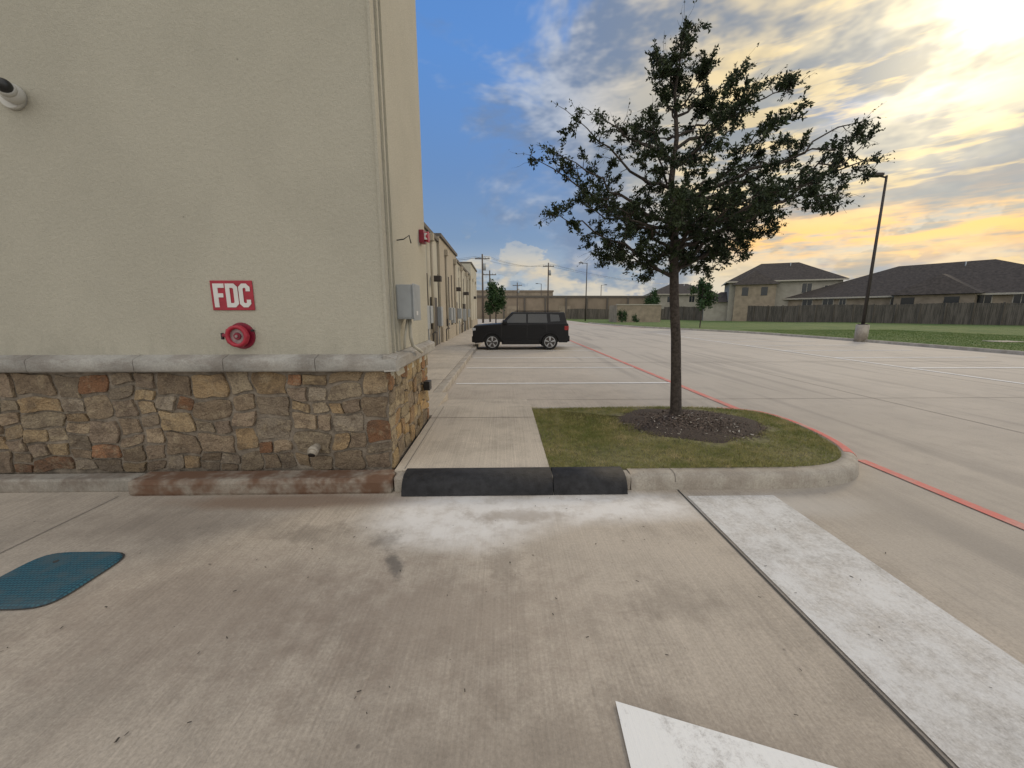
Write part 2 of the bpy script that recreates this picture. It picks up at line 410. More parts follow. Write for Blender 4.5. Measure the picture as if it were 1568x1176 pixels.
# ------------------------------------------------------------ tree island
def catmull(P,k=5):
    out=[]
    for i in range(len(P)-1):
        p0=P[max(i-1,0)];p1=P[i];p2=P[i+1];p3=P[min(i+2,len(P)-1)]
        for j in range(k):
            t=j/k
            out.append(tuple(.5*((2*p1[a])+(-p0[a]+p2[a])*t+(2*p0[a]-5*p1[a]+4*p2[a]-p3[a])*t*t+(-p0[a]+3*p1[a]-3*p2[a]+p3[a])*t**3) for a in (0,1)))
    out.append(P[-1]); return out
outl=catmull([(1.2,3.42),(1.9,3.42),(2.5,3.42),(2.9,3.43),(3.25,3.49),(3.56,3.64),(3.80,3.88),(3.97,4.2),(4.09,4.65),(4.14,5.1),(4.12,5.5),(4.0,5.82),(3.7,6.03),(3.2,6.14),(2.4,6.2),(1.4,6.2),(.45,6.2)])
def sweep(name,path,prof,mat,parent,dz=0):
    V=[];F=[];n=len(prof)
    for i,p_ in enumerate(path):
        a=path[max(i-1,0)];b_=path[min(i+1,len(path)-1)]
        dx,dy=b_[0]-a[0],b_[1]-a[1];l=math.hypot(dx,dy);nx,ny=-dy/l,dx/l
        for o_,z_ in prof: V.append((p_[0]+nx*o_,p_[1]+ny*o_,z_+dz))
        if i:
            for k in range(n-1):
                q=(i-1)*n+k; F.append((q,q+n,q+n+1,q+1)[::-1])
    F.append(tuple(range(n)));F.append(tuple(range((len(path)-1)*n,len(path)*n))[::-1])
    return shade_auto(mo(name,V,F,mat,parent))
isl=empty('tree_island')
kp=[(0,-.01),(.012,.07),(.025,.115),(.05,.14),(.085,.150),(.165,.150),(.17,.05)]
sweep('curb',outl,kp,M_kerb,isl)
sub=outl[31:64]
sweep('red_curb_paint',sub,[(-.003,.02),(.008,.08),(.022,.12),(.047,.1445),(.084,.1545),(.14,.1545)],M_redk,isl)
sweep('curb_joint',[(1.616,3.42),(1.624,3.42)],[(a-.002,b_+.003) for a,b_ in kp[1:-1]],M_joint2,isl)
inner=[]
for i,p_ in enumerate(outl):
    a=outl[max(i-1,0)];b_=outl[min(i+1,len(outl)-1)]
    dx,dy=b_[0]-a[0],b_[1]-a[1];l=math.hypot(dx,dy)
    inner.append((p_[0]-dy/l*.165,p_[1]+dx/l*.165))
poly=[(.455,3.585)]+inner[:]; poly[-1]=(.455,6.15)
TC=(2.46,5.0)
def gz_(x_,y_):
    r=math.hypot(x_-TC[0],y_-TC[1]); return .142+.065*math.exp(-(r/1.1)**2)
V=[(TC[0],TC[1],gz_(*TC))];F=[];K=8;n=len(poly)
for k in range(1,K+1):
    for q in poly:
        xx=TC[0]+(q[0]-TC[0])*k/K; yy=TC[1]+(q[1]-TC[1])*k/K
        V.append((xx,yy,gz_(xx,yy) if k<K else .140))
for i in range(n):
    j=(i+1)%n; F.append((0,1+i,1+j))
    for k in range(K-1): F.append((1+k*n+i,1+(k+1)*n+i,1+(k+1)*n+j,1+k*n+j))
mo('island_soil',V,F,M_soil,isl,True)
def inside(xs,ys,poly):
    r=np.zeros(len(xs),bool); n=len(poly)
    for i in range(n):
        x1,y1=poly[i];x2,y2=poly[(i+1)%n]
        if y1==y2: continue
        c_=((y1>ys)!=(y2>ys))&(xs<(x2-x1)*(ys-y1)/(y2-y1)+x1); r^=c_
    return r
def fastmesh(name,V,nper,mat,parent=None):
    V=np.asarray(V,dtype=np.float32).reshape(-1,3); nf=len(V)//nper
    me=bpy.data.meshes.new(name); me.vertices.add(len(V)); me.vertices.foreach_set('co',V.ravel())
    me.loops.add(len(V)); me.loops.foreach_set('vertex_index',np.arange(len(V),dtype=np.int32))
    me.polygons.add(nf); me.polygons.foreach_set('loop_start',np.arange(0,len(V),nper,dtype=np.int32))
    me.polygons.foreach_set('loop_total',np.full(nf,nper,dtype=np.int32))
    me.materials.append(mat); me.update(calc_edges=True); me.validate()
    o=bpy.data.objects.new(name,me); scene.collection.objects.link(o)
    if parent: o.parent=parent
    return o
def blades(name,xs,ys,zs,h,wd,mat,parent=None):
    n=len(xs); a=rng.uniform(0,2*np.pi,n); hh=h*rng.uniform(.4,1.3,n)
    la=rng.uniform(0,2*np.pi,n); ln=hh*rng.uniform(.2,1.5,n)
    V=np.zeros((n,3,3)); 
    V[:,0]=np.c_[xs-np.cos(a)*wd,ys-np.sin(a)*wd,zs]; V[:,1]=np.c_[xs+np.cos(a)*wd,ys+np.sin(a)*wd,zs]
    V[:,2]=np.c_[xs+np.cos(la)*ln,ys+np.sin(la)*ln,zs+hh]
    return fastmesh(name,V,3,mat,parent)
n=90000
xs=rng.uniform(.44,4.1,n);ys=rng.uniform(3.56,6.2,n)
rr=np.hypot((xs-2.5)/.98,(ys-5.05)/.85)+.12*np.sin(xs*9+ys*5)+.08*np.sin(ys*17-xs*4)+rng.normal(0,.09,n)
k=inside(xs,ys,poly)&(rr>1.0)
den_=.55+.45*np.sin(xs*3.1+1)*np.sin(ys*3.7)
k&=rng.uniform(0,1,n)<np.clip(den_+.3,0.25,1)
xs,ys=xs[k],ys[k]; zs=np.array([gz_(a,b_) for a,b_ in zip(xs,ys)])-.004
blades('grass',xs,ys,zs,.030,.0030,M_blade,isl)
V=[(2.5,5.05,.225)];F=[];nr=40
for k_,(rf,zf) in enumerate([(.3,.222),(.6,.210),(.85,.192),(1.0,.150)]):
    for i in range(nr):
        t=2*math.pi*i/nr; rj=rf*(1+.06*math.sin(3*t+1)+.05*math.sin(7*t))
        xx=2.5+math.cos(t)*rj*.98; yy=5.05+math.sin(t)*rj*.85
        V.append((xx,min(yy,6.02),zf+.008*random.random()))
for i in range(nr):
    j=(i+1)%nr; F.append((0,1+i,1+j))
    for k_ in range(3): F.append((1+k_*nr+i,1+(k_+1)*nr+i,1+(k_+1)*nr+j,1+k_*nr+j))
mo('mulch_mound',V,F,M_mulch,isl,True)
def chips(name,cx_,cy_,rx,ry,n,s,mat,zf,parent=None,mxr=1.12,tilt=.5):
    r=np.sqrt(rng.uniform(0,mxr,n)); t=rng.uniform(0,2*np.pi,n)
    x_=cx_+rx*r*np.cos(t); y_=cy_+ry*r*np.sin(t); z_=zf(r)
    a=rng.uniform(0,2*np.pi,n); L=s*rng.uniform(.5,1.5,n); W=L*rng.uniform(.2,.45,n)
    ti=rng.normal(0,tilt,n); t2=rng.normal(0,tilt*.8,n)
    u=np.c_[np.cos(a),np.sin(a),ti]*L[:,None]/2; v=np.c_[-np.sin(a),np.cos(a),t2]*W[:,None]/2
    c_=np.c_[x_,y_,z_]
    V=np.stack([c_-u-v,c_+u-v,c_+u*.8+v,c_-u+v],1)
    return fastmesh(name,V,4,mat,parent)
chips('mulch_chips',2.5,5.05,.98,.85,9000,.030,M_chip,lambda r:.228-.07*np.clip(r,0,1.1)**2+.010,isl,1.25,.35)
chips('mulch_bits_pale',2.5,5.0,.9,.8,200,.028,M_trim,lambda r:.235-.07*np.clip(r,0,1.1)**2+.012,isl,1.,.3)

# ------------------------------------------------------------ oak tree
tree=empty('oak_tree')
BV=[];BF=[];LV=[]
def addtube(pts,rad,seg):
    v,f=tube(pts,rad,seg); o_=len(BV); BV.extend(v); BF.extend([tuple(a+o_ for a in q) for q in f])
def rv(s=1.):
    return Vector((random.gauss(0,1),random.gauss(0,1),random.gauss(0,1))).normalized()*s
def curve(p0,p3,bow,n=8,jit=.03):
    p0=Vector(p0);p3=Vector(p3); L=(p3-p0).length
    m1=p0.lerp(p3,.33)+Vector((0,0,bow*L)); m2=p0.lerp(p3,.7)+Vector((0,0,bow*.6*L))
    out=[]
    for i in range(n+1):
        t=i/n; q=p0*(1-t)**3+m1*3*t*(1-t)**2+m2*3*t*t*(1-t)+p3*t**3
        if 0<i<n: q+=rv(jit*L*.5)
        out.append(q)
    return out
def leavesat(p,dr,n,spread,size):
    for _ in range(n):
        c_=p+rv(random.uniform(0,spread))
        a=(dr*.5+rv(1.)).normalized()*size*random.uniform(.6,1.25)
        b_=a.cross(rv()).normalized()*a.length*.24
        LV.extend([c_,c_+a*.45+b_,c_+a,c_+a*.5-b_])
def interp(pts,t):
    f=t*(len(pts)-1); i=min(int(f),len(pts)-2); return pts[i].lerp(pts[i+1],f-i),(pts[i+1]-pts[i]).normalized()
TY=5.35
trunk=[Vector(q) for q in [(2.46,TY,.16),(2.445,TY,.3),(2.41,TY,.8),(2.37,TY,1.3),(2.31,TY,1.8),(2.27,TY,2.3),(2.24,TY,2.8),(2.17,TY+.03,3.3),(2.19,TY,3.8),(2.12,TY-.02,4.3),(2.17,TY,4.7),(2.15,TY,4.95)]]
addtube(trunk,[.105,.078,.068,.064,.060,.056,.047,.038,.028,.019,.011,.004],12)
def trunk_at(z_):
    for i in range(len(trunk)-1):
        if trunk[i].z<=z_<=trunk[i+1].z: return trunk[i].lerp(trunk[i+1],(z_-trunk[i].z)/(trunk[i+1].z-trunk[i].z))
    return trunk[-1]
tips=[(2.16,4.93,.0,1.2),(1.99,4.75,.12,.9),(2.1,4.6,-.1,1.),(2.25,4.45,.15,1.),(2.47,4.45,-.2,1),(2.93,4.52,.2,1.),(3.48,4.30,-.1,1.),(3.0,4.2,.1,1.),(3.62,3.85,.4,.9),(4.6,4.05,.1,.3),(5.0,3.62,.2,.7),(4.55,3.7,0,1.),(4.3,3.75,-.1,1.),
(4.05,3.08,-.3,1.1),(3.65,2.76,.3,1.2),(2.95,2.42,-.3,1),(2.55,2.42,.5,.8),(2.0,2.38,-.3,1),(1.35,2.5,.2,1.1),(.72,2.85,-.1,1.1),(.48,3.55,.1,1.),(.72,3.5,-.2,.9),(.9,3.85,-.3,.6),(1.15,4.15,.2,.3),(1.55,4.0,.3,.8),(1.85,4.35,-.2,.9),
(1.1,3.2,.6,.9),(1.2,2.9,-.7,1.),(1.75,2.75,-1.2,1.2),(2.6,2.8,-1.3,1.2),(3.3,3.0,-.9,1.2),(3.5,3.3,.8,1.2),(2.9,3.1,1.3,1.2),(2.1,3.0,1.5,1.2),(1.4,3.3,1.1,1.),
(1.6,3.6,-.8,.9),(2.5,3.8,-.9,1.1),(2.9,3.9,.7,1.),(2.1,4.1,.8,.9),(2.8,2.6,.9,1.2),(1.7,2.5,.8,1.),(2.45,3.3,-1.5,1.),(3.1,2.6,.5,1.2),
(1.9,3.3,-.5,1.1),(2.9,2.9,.3,1.2),(3.4,2.9,-.2,1.2),(2.3,2.75,-.7,1.1)]
for (tx,tz,dy,dn) in tips:
    hz=max(2.15,min(tz-.25-abs(tx-2.2)*.28,4.3)) + random.uniform(-.1,.1)
    hz=min(max(hz,2.1),4.5)
    p0=trunk_at(hz); p3=Vector((tx,TY+dy,tz)); L=(p3-p0).length
    if L<.15: continue
    pts=curve(p0,p3,random.uniform(.02,.16) if tz<3.2 else random.uniform(-.12,.04),9,.07)
    r0=.010+.009*L
    addtube(pts,[r0*(1-.85*i/9) for i in range(10)],6)
    ns=int((5+5.*L)*(.6+.4*dn))
    for s_ in range(ns):
        t=random.uniform(.22,1.) if s_>0 else 1.
        q,dd=interp(pts,min(t,.999))
        sdv=(dd*.6+rv(.9)+Vector((0,0,.12))).normalized(); sl_=random.uniform(.14,.42)*(1.15-.45*t)
        if dn<.4: sl_*=.7
        if tz>4.2 and t>.8: sl_*=.7
        sp=curve(q,q+sdv*sl_,random.uniform(-.1,.1),4,.12)
        addtube(sp,[.005*(1-.75*i/4)+.0008 for i in range(5)],3)
        nt=random.randint(5,9)
        for _ in range(nt):
            t2=random.uniform(.15,1.); q2,d2=interp(sp,min(t2,.999))
            tv=(d2*.7+rv(.8)).normalized()*random.uniform(.05,.15)
            addtube([q2,q2+tv],[.002,.001],3)
            if random.random()<.90*min(1,dn+.1):
                for u_ in (.25,.5,.75,1.):
                    leavesat(q2+tv*u_,tv.normalized(),random.randint(5,8) if dn>.4 else 1,.028,.042)
for _ in range(130):
    tx,tz,dy,dn=random.choice(tips); q=Vector((tx,TY+dy,tz))
    out=(q-Vector((2.2,TY,3.3))).normalized(); e=q+(out+rv(.5)).normalized()*random.uniform(.15,.42)+Vector((0,0,.03))
    pts=curve(q,e,.08,4,.08); addtube(pts,[.003,.0024,.0019,.0014,.0008],3)
    for i in range(1,5): leavesat(pts[i],out,random.randint(0,3),.015,.032)
mo('branches',BV,BF,M_bark,tree,True)
fastmesh('leaves',np.array([tuple(v) for v in LV]),4,M_leaf,tree)
print('leaves',len(LV)//4)

def small_tree(name,x_,y_,h,cr,cz,nl=1500,ls=.16,trunk_r=.06,mat=M_leaf2):
    t=empty(name,(x_,y_,0)); V,F=tube([(0,0,-.02),(.03,0,h*.35),(0,.02,h*.7),(0,0,h*.9)],[trunk_r,trunk_r*.8,trunk_r*.5,.01],7)
    V=list(V);F=list(F)
    LVt=[]
    for i in range(14):
        a=random.uniform(0,6.28); rr_=cr*random.uniform(.5,.95); zz=cz+random.uniform(-.6,.9)*(h-cz)
        rr_*=max(.25,1-((zz-cz)/(h-cz+.01))**2*.75) if zz>cz else 1
        e=Vector((math.cos(a)*rr_,math.sin(a)*rr_,zz)); v,f=tube([(0,0,max(.3*h,zz-.4*cr)),tuple(e)],[trunk_r*.4,.01],4)
        o_=len(V);V+=v;F+=[tuple(b_+o_ for b_ in q) for q in f]
        for _ in range(nl//14):
            c_=e*random.uniform(.45,1.05); c_.z=zz*1+random.gauss(0,cr*.16); c_+=rv(random.uniform(0,cr*.33))
            aa=rv(ls*random.uniform(.6,1.3)); bb=aa.cross(rv()).normalized()*aa.length*.35
            LVt.extend([c_-aa*.5,c_+bb,c_+aa*.5,c_-bb])
    mo('trunk',V,F,M_bark,t,True); fastmesh('foliage',np.array([tuple(v) for v in LVt]),4,mat,t)
    return t
small_tree('young_tree',19.6,39,4.5,1.4,3.1,3000,.20)
small_tree('young_tree',-.9,50,5.3,1.7,3.2,4500,.26,.09)
small_tree('young_tree',31,82,5.8,2.,4,2500,.3,.09)
small_tree('shrub',18.3,61,1.9,1.1,.9,1500,.16,.04)
small_tree('shrub',21.3,63,1.2,.8,.6,700,.15,.04)

# ------------------------------------------------------------ commercial building
cb=empty('commercial_building')
TX=-1.08
box('tower_wall',-9,TX,3.70,5.62,1.0,8.2,M_stucco,cb)
box('tower_base',-9,-1.10,3.69,5.60,-.02,1.13,M_mortar,cb)
box('corner_bead',TX-.012,TX+.012,3.688,3.74,1.26,8.2,M_stucco,cb)
box('side_band_a',TX+.001,TX+.022,3.86,3.885,1.26,8.2,M_stucco,cb)
box('side_band_b',TX+.001,TX+.018,4.0,5.62,1.26,8.2,M_stucco,cb)
segs=[-9,-7.3,-5.6,-4.3,-3.35,-2.55,-1.72]
cprof=[(3.70,1.105),(3.615,1.110),(3.600,1.125),(3.598,1.215),(3.612,1.232),(3.70,1.262)]
for i,a in enumerate(segs):
    b_=segs[i+1]-.006 if i<6 else -.985
    extr(f'cap_{i}',a,b_,cprof,M_cap,cb)
V=[];F=[]
for yy in (3.598,5.68):
    V+=[(TX-.02,yy,1.105),(-.995,yy,1.110),(-.985,yy,1.125),(-.984,yy,1.215),(-.998,yy,1.232),(TX-.02,yy,1.262)]
for i in range(5): F.append((i,i+1,i+7,i+6))
F+= [tuple(range(6)),tuple(range(6,12))[::-1]]
mo('cap_side',[(v[0]+.001,v[1]+.002,v[2]+.002) for v in V],F,M_cap,cb)
pal=[(.28,.21,.14),(.235,.185,.13),(.31,.23,.14),(.215,.16,.105),(.32,.235,.135),(.26,.215,.16),(.23,.175,.125),(.29,.22,.145),(.33,.265,.18),(.30,.21,.115),(.20,.16,.115),(.26,.195,.135),(.26,.13,.065)]
pal_s=[(.36,.26,.13),(.38,.25,.11),(.28,.18,.09),(.30,.15,.065),(.33,.26,.16),(.27,.21,.14)]
def stones(name,u0,u1,v0,v1,mapf,pal,parent):
    rects=[]
    def split(a,b_,c_,d_):
        w_=b_-a;h_=d_-c_
        if w_>.40 or (w_>.27 and w_>h_*1.8 and random.random()<.6):
            s_=a+w_*random.uniform(.38,.62); split(a,s_,c_,d_); split(s_,b_,c_,d_)
        elif h_>.25 or (h_>.19 and h_>w_*1.0 and random.random()<.6):
            s_=c_+h_*random.uniform(.38,.62); split(a,b_,c_,s_); split(a,b_,s_,d_)
        else: rects.append((a,b_,c_,d_))
    u=u0
    while u<u1-.05:
        wd=min(random.uniform(.55,1.2),u1-u)
        if u1-u-wd<.25: wd=u1-u
        split(u,u+wd,v0,v1); u+=wd
    V=[];F=[];C=[]
    def warp(a,b_):
        return (a+.016*math.sin(b_*11+a*3)+.010*math.sin(b_*27+a*7)+.006*math.sin(a*31), b_+.020*math.sin(a*6+1+b_*2)+.009*math.sin(a*19+b_*11))
    for (a,b_,c_,d_) in rects:
        w_=b_-a;h_=d_-c_; mx_=.003+random.uniform(0,.004)
        col=random.choice(pal); f_=random.uniform(.75,1.2); col=tuple(q*f_ for q in col)
        cu,cv=(a+b_)/2,(c_+d_)/2
        jw,jh=w_*.06,h_*.09
        cr=[(sx_*(w_/2-mx_)-sx_*random.uniform(0,jw),sy_*(h_/2-mx_)-sy_*random.uniform(0,jh)) for sx_,sy_ in ((-1,-1),(1,-1),(1,1),(-1,1))]
        n_=36; ring=[]
        e=random.uniform(9.,22.)
        p1,p2=random.uniform(0,6),random.uniform(0,6)
        for i in range(n_):
            t=2*math.pi*(i+.5)/n_; ct,st=math.cos(t),math.sin(t)
            r_=1/((abs(ct)**e+abs(st)**e)**(1/e))
            s1,s2=(ct*r_+1)/2,(st*r_+1)/2
            uu=(cr[0][0]*(1-s1)+cr[1][0]*s1)*(1-s2)+(cr[3][0]*(1-s1)+cr[2][0]*s1)*s2
            vv=(cr[0][1]*(1-s1)+cr[1][1]*s1)*(1-s2)+(cr[3][1]*(1-s1)+cr[2][1]*s1)*s2
            k_=1+random.uniform(-.03,.012)+.012*math.sin(3*t+p1)+.010*math.sin(5*t+p2)
            ring.append((uu*k_,vv*k_))
        dp=random.uniform(.008,.028); o_=len(V)
        tu,tv=random.uniform(-.07,.07),random.uniform(-.07,.07)
        for sc,dz in ((1.01,0),(1.0,dp*.85),(.975,dp),(.75,dp*1.01),(.4,dp*1.02)):
            for (uu,vv) in ring:
                X2,Y2=warp(cu+uu*sc,cv+vv*sc)
                X2=min(max(X2,u0+.002),u1+.003); Y2=min(max(Y2,v0),v1)
                V.append(mapf(X2,Y2,dz+(tu*uu+tv*vv+.0025*math.sin(uu*60+p1)*math.sin(vv*55+p2) if dz>0 else 0)))
        X2,Y2=warp(cu,cv); V.append(mapf(X2,Y2,dp*1.02))
        nf=0
        for k_ in range(4):
            for i in range(n_):
                j=(i+1)%n_; F.append((o_+k_*n_+i,o_+k_*n_+j,o_+(k_+1)*n_+j,o_+(k_+1)*n_+i)); nf+=1
        for i in range(n_): F.append((o_+4*n_+i,o_+4*n_+(i+1)%n_,o_+5*n_)); nf+=1
        C+= [col]*nf
    o=mo(name,V,F,M_stone,parent,False)
    ca=o.data.color_attributes.new('scol','FLOAT_COLOR','CORNER')
    arr=[]
    for p_,c_ in zip(o.data.polygons,C):
        arr+= [*c_,1.]*len(p_.vertices)
    ca.data.foreach_set('color',arr)
    return o
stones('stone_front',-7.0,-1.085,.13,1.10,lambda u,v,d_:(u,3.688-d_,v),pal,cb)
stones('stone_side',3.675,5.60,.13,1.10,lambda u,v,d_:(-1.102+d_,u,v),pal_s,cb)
def wing(y0,y1,h,i,xo=0):
    box(f'wing_wall_{i}',-12,-3.2+xo,y0,y1,-.02,h,M_stucco if i!=1 else M_stucco2,cb)
    box(f'wing_parapet_{i}',-12,-3.1+xo,y0+.002,y1-.002,h+.002,h+.16,M_wareR,cb)
    box(f'wing_base_{i}',-12,-3.13+xo,y0+.002,y1-.002,-.02,.9,M_stucco2,cb)
wing(5.63,20,5.0,0); wing(20.01,27,5.25,1,.12); wing(27.01,38,5.05,2); wing(38.01,46,6.1,3,.2)
for i,yy in enumerate([9,13.2,17.4,21.8,25.6,29.6,33.7,36.9,40,43.6]):
    cyl(f'downspout_{i}',(-3.02,yy,.2),(-3.02,yy,4.9),.06,.06,M_stucco2,cb,10)
    box(f'scupper_{i}',-3.12,-2.9,yy-.15,yy+.15,4.6,4.9,M_stucco2,cb,.01)
for i,yy in enumerate([15.5,16.3,19,22.7,24,28,31.2,35]):
    box(f'meter_box_{i}',-3.2,-2.88,yy-.25,yy+.25,1.0+.2*(i%2),1.9,M_grey,cb,.02)
    cyl(f'conduit_{i}',(-3.05,yy,.13),(-3.05,yy,1.05),.03,.03,M_grey,cb,8)
    cyl(f'conduit_up_{i}',(-3.05,yy+.1,1.9),(-3.05,yy+.1,3.+.2*i),.025,.025,M_wareR,cb,8)
for i,yy in enumerate([11.5,18.2,26.5,32.5,41.5]):
    box(f'service_door_{i}',-3.2,-3.06,yy-.5,yy+.5,.14,2.3,M_pole,cb)
    box(f'wall_light_{i}',-3.2,-2.75,yy-.18,yy+.18,3.0,3.25,M_pole,cb,.03)
for i,yy in enumerate([13.8,14.4,17,21,29]):
    pts=[(-3.0,yy,.14),(-3.0,yy,.75),(-2.9,yy+.1,.8),(-2.9,yy+.5,.8),(-3.0,yy+.6,.75),(-3.0,yy+.6,1.3)]
    v,f=tube(pts,[.035]*6,8,True); mo(f'gas_pipe_{i}',v,f,M_pole,cb,True)

sg=empty('fire_department_sign',(.08,0,0))
box('plate',-2.715,-2.34,3.688,3.697,1.667,1.93,M_redp,sg,.004)
def stroke_letter(name,rects,x0):
    V=[];F=[]
    for (a,b_,c_,d_) in rects:
        o_=len(V)
        V+=[(x0+a,3.683,c_),(x0+b_,3.683,c_),(x0+b_,3.683,d_),(x0+a,3.683,d_),(x0+a,3.689,c_),(x0+b_,3.689,c_),(x0+b_,3.689,d_),(x0+a,3.689,d_)]
        F+=[(o_,o_+1,o_+2,o_+3),(o_,o_+4,o_+5,o_+1),(o_+1,o_+5,o_+6,o_+2),(o_+2,o_+6,o_+7,o_+3),(o_+3,o_+7,o_+4,o_)]
    mo(name,V,F,M_whitep,sg)
z0,z1=1.693,1.903
stroke_letter('letter_F',[(0,.04,z0,z1),(.0402,.098,z1-.038,z1),(.0402,.085,z0+.088,z0+.124)],-2.69)
def arc_letter(name,x0,w_,closed):
    t_=.038;h=z1-z0;c=.03
    if closed: out=[(0,0),(w_-c,0),(w_,c),(w_,h-c),(w_-c,h),(0,h)]; inn=[(t_,t_),(w_-t_-.008,t_),(w_-t_,t_+.008),(w_-t_,h-t_-.008),(w_-t_-.008,h-t_),(t_,h-t_)]
    else:
        out=[(w_,.068),(w_,c),(w_-c,0),(c,0),(0,c),(0,h-c),(c,h),(w_-c,h),(w_,h-c),(w_,h-.068)]
        inn=[(w_-t_,.068),(w_-t_,t_+.008),(w_-t_-.004,t_),(t_+.008,t_),(t_,t_+.008),(t_,h-t_-.008),(t_+.008,h-t_),(w_-t_-.004,h-t_),(w_-t_,h-t_-.008),(w_-t_,h-.068)]
    n=len(out);V=[(x0+a,3.683,z0+b_) for a,b_ in out]+[(x0+a,3.683,z0+b_) for a,b_ in inn]
    F=[(i,(i+1)%n,n+(i+1)%n,n+i) for i in range(n if closed else n-1)]
    mo(name,V,F,M_whitep,sg)
arc_letter('letter_D',-2.58,.108,True); arc_letter('letter_C',-2.464,.102,False)

fc=empty('fire_department_connection'); FX=-2.41; FZ=1.435
cyl('escutcheon',(FX,3.70,FZ),(FX,3.685,FZ),.122,.118,M_redd,fc,36)
cyl('body',(FX,3.68,FZ),(FX,3.65,FZ),.07,.08,M_redd,fc,32)
def ringmesh(name,ro,ri,y0,y1,mat,parent,n=40):
    V=[]
    for (r_,yy) in ((ro,y0),(ro,y1),((ro+ri)/2,y1-.006),(ri,y1),(ri,y0)):
        for i in range(n):
            t=2*math.pi*i/n; k_=1+(.05 if (i%8==0 and r_==ro) else 0); V.append((FX+r_*k_*math.cos(t),yy,FZ+r_*k_*math.sin(t)))
    F=[(k_*n+i,k_*n+(i+1)%n,(k_+1)*n+(i+1)%n,(k_+1)*n+i) for k_ in range(4) for i in range(n)]
    return mo(name,V,F,mat,parent,True)
ringmesh('ring',.098,.068,3.65,3.612,M_redp,fc)
cyl('recess',(FX,3.65,FZ),(FX,3.635,FZ),.068,.068,M_silver,fc,32)
cyl('plug',(FX,3.635,FZ),(FX,3.624,FZ),.034,.030,M_redd,fc,32)
cyl('knob',(FX,3.624,FZ),(FX,3.612,FZ),.014,.012,M_silver,fc,16)
cyl('lug_l',(FX-.13,3.635,FZ+.01),(FX-.09,3.635,FZ),.016,.02,M_redd,fc,12)
box('lug_l_tab',FX-.145,FX-.127,3.625,3.65,FZ-.03,FZ+.03,M_blackp,fc,.004)
cyl('chain_stub',(FX+.115,3.69,FZ+.05),(FX+.115,3.66,FZ+.05),.01,.01,M_blackp,fc,10)

sc_=empty('security_camera')
cyl('base',(-4.02,3.70,3.39),(-4.02,3.66,3.39),.098,.092,M_camw,sc_,36)
ball('housing',(-3.97,3.64,3.395),.076,M_camw,sc_)
cyl('eye_bezel',(-3.955,3.60,3.40),(-3.93,3.558,3.405),.060,.056,M_camw,sc_,28)
ball('lens',(-3.93,3.555,3.408),.052,M_blackp,sc_)

eb=empty('electrical_box')
box('cabinet',-1.062,-.90,4.02,4.30,1.58,1.92,M_grey,eb,.006)
box('lid',-.897,-.885,4.00,4.32,1.565,1.93,M_grey,eb,.004)
box('face_plate',-1.05,-.912,4.014,4.019,1.595,1.905,M_grey,eb,.002)
box('label',-.8845,-.882,4.10,4.17,1.62,1.66,M_whitep,eb)
def pipe(name,pts,r,mat,parent,seg=10):
    v,f=tube(pts,[r]*len(pts),seg,True); return shade_auto(mo(name,v,f,mat,parent))
pipe('conduit_down',[(-.97,4.16,1.58),(-.97,4.16,1.40),(-.96,4.2,1.30),(-.93,4.35,1.24),(-.93,4.5,1.2)],.018,M_pipe,eb)
pipe('conduit_low',[(-.99,4.16,1.6),(-1.02,4.12,1.4),(-1.03,4.12,1.27)],.012,M_pipe,eb)
pipe('cable',[(-1.05,4.1,2.35),(-.98,4.1,2.36),(-.93,4.12,2.40),(-.92,4.15,2.33)],.006,M_blackp,eb,6)
box('outlet_box',-1.06,-.98,5.15,5.3,.62,.74,M_blackp,eb,.006)
fa=empty('fire_alarm_horn')
box('back_box',-1.064,-1.00,5.25,5.40,2.52,2.68,M_redd,fa,.008)
cyl('horn',(-1.0,5.33,2.60),(-.95,5.33,2.60),.055,.07,M_redp,fa,20)
box('strobe',-1.0,-.96,5.27,5.30,2.56,2.64,M_whitep,fa,.004)
pp=empty('drain_pipe')
pipe('stub',[(-1.80,3.68,.37),(-1.80,3.58,.365),(-1.80,3.54,.33)],.040,M_pvc,pp,18)
pipe('bell',[(-1.80,3.60,.366),(-1.80,3.555,.35)],.048,M_pvc,pp,18)
cyl('bore',(-1.80,3.541,.331),(-1.80,3.536,.326),.032,.032,M_blackp,pp,16)

# ------------------------------------------------------------ manhole
mh=empty('manhole_cover')
m_,g,b=newmat('teal_composite_lid'); p=pos(g)
ck=g.vor(g.vm('MULTIPLY',p,(1,1,0)),46,'F1',rnd=.1)
c=g.mix(g.mr(ck,.2,.5),(.03,.14,.19),(.012,.055,.085)); c=g.mix(g.m('MULTIPLY',g.mr(g.noise(p,6,4,.7),.42,.68),.7),c,(.07,.10,.11))
g.put(b.inputs['Base Color'],c); b.inputs['Roughness'].default_value=.75; g.put(b.inputs['Normal'],g.bump(ck,-.8,.008)); M_teal=m_
def sell(r,z_,e=5.,n=48):
    out=[]
    for i in range(n):
        t=2*math.pi*i/n; ct,st=math.cos(t),math.sin(t); k_=1/((abs(ct)**e+abs(st)**e)**(1/e))
        out.append((-2.875+ct*k_*r*1.0,2.27+st*k_*r*.90,z_))
    return out
n=48
V=sell(.295,.004)+sell(.288,.016)+sell(.272,.019)
mo('lid',V,[(i,(i+1)%n,n+(i+1)%n,n+i) for i in range(n)]+[(n+i,n+(i+1)%n,2*n+(i+1)%n,2*n+i) for i in range(n)]+[tuple(range(2*n,3*n))],M_teal,mh)
V=sell(.303,.006)+sell(.291,.0065)
mo('frame',V,[(i,(i+1)%n,n+(i+1)%n,n+i) for i in range(n)],M_joint,mh)
cyl('pick_hole',(-2.98,2.42,.0185),(-2.98,2.42,.021),.015,.015,M_joint,mh,12)

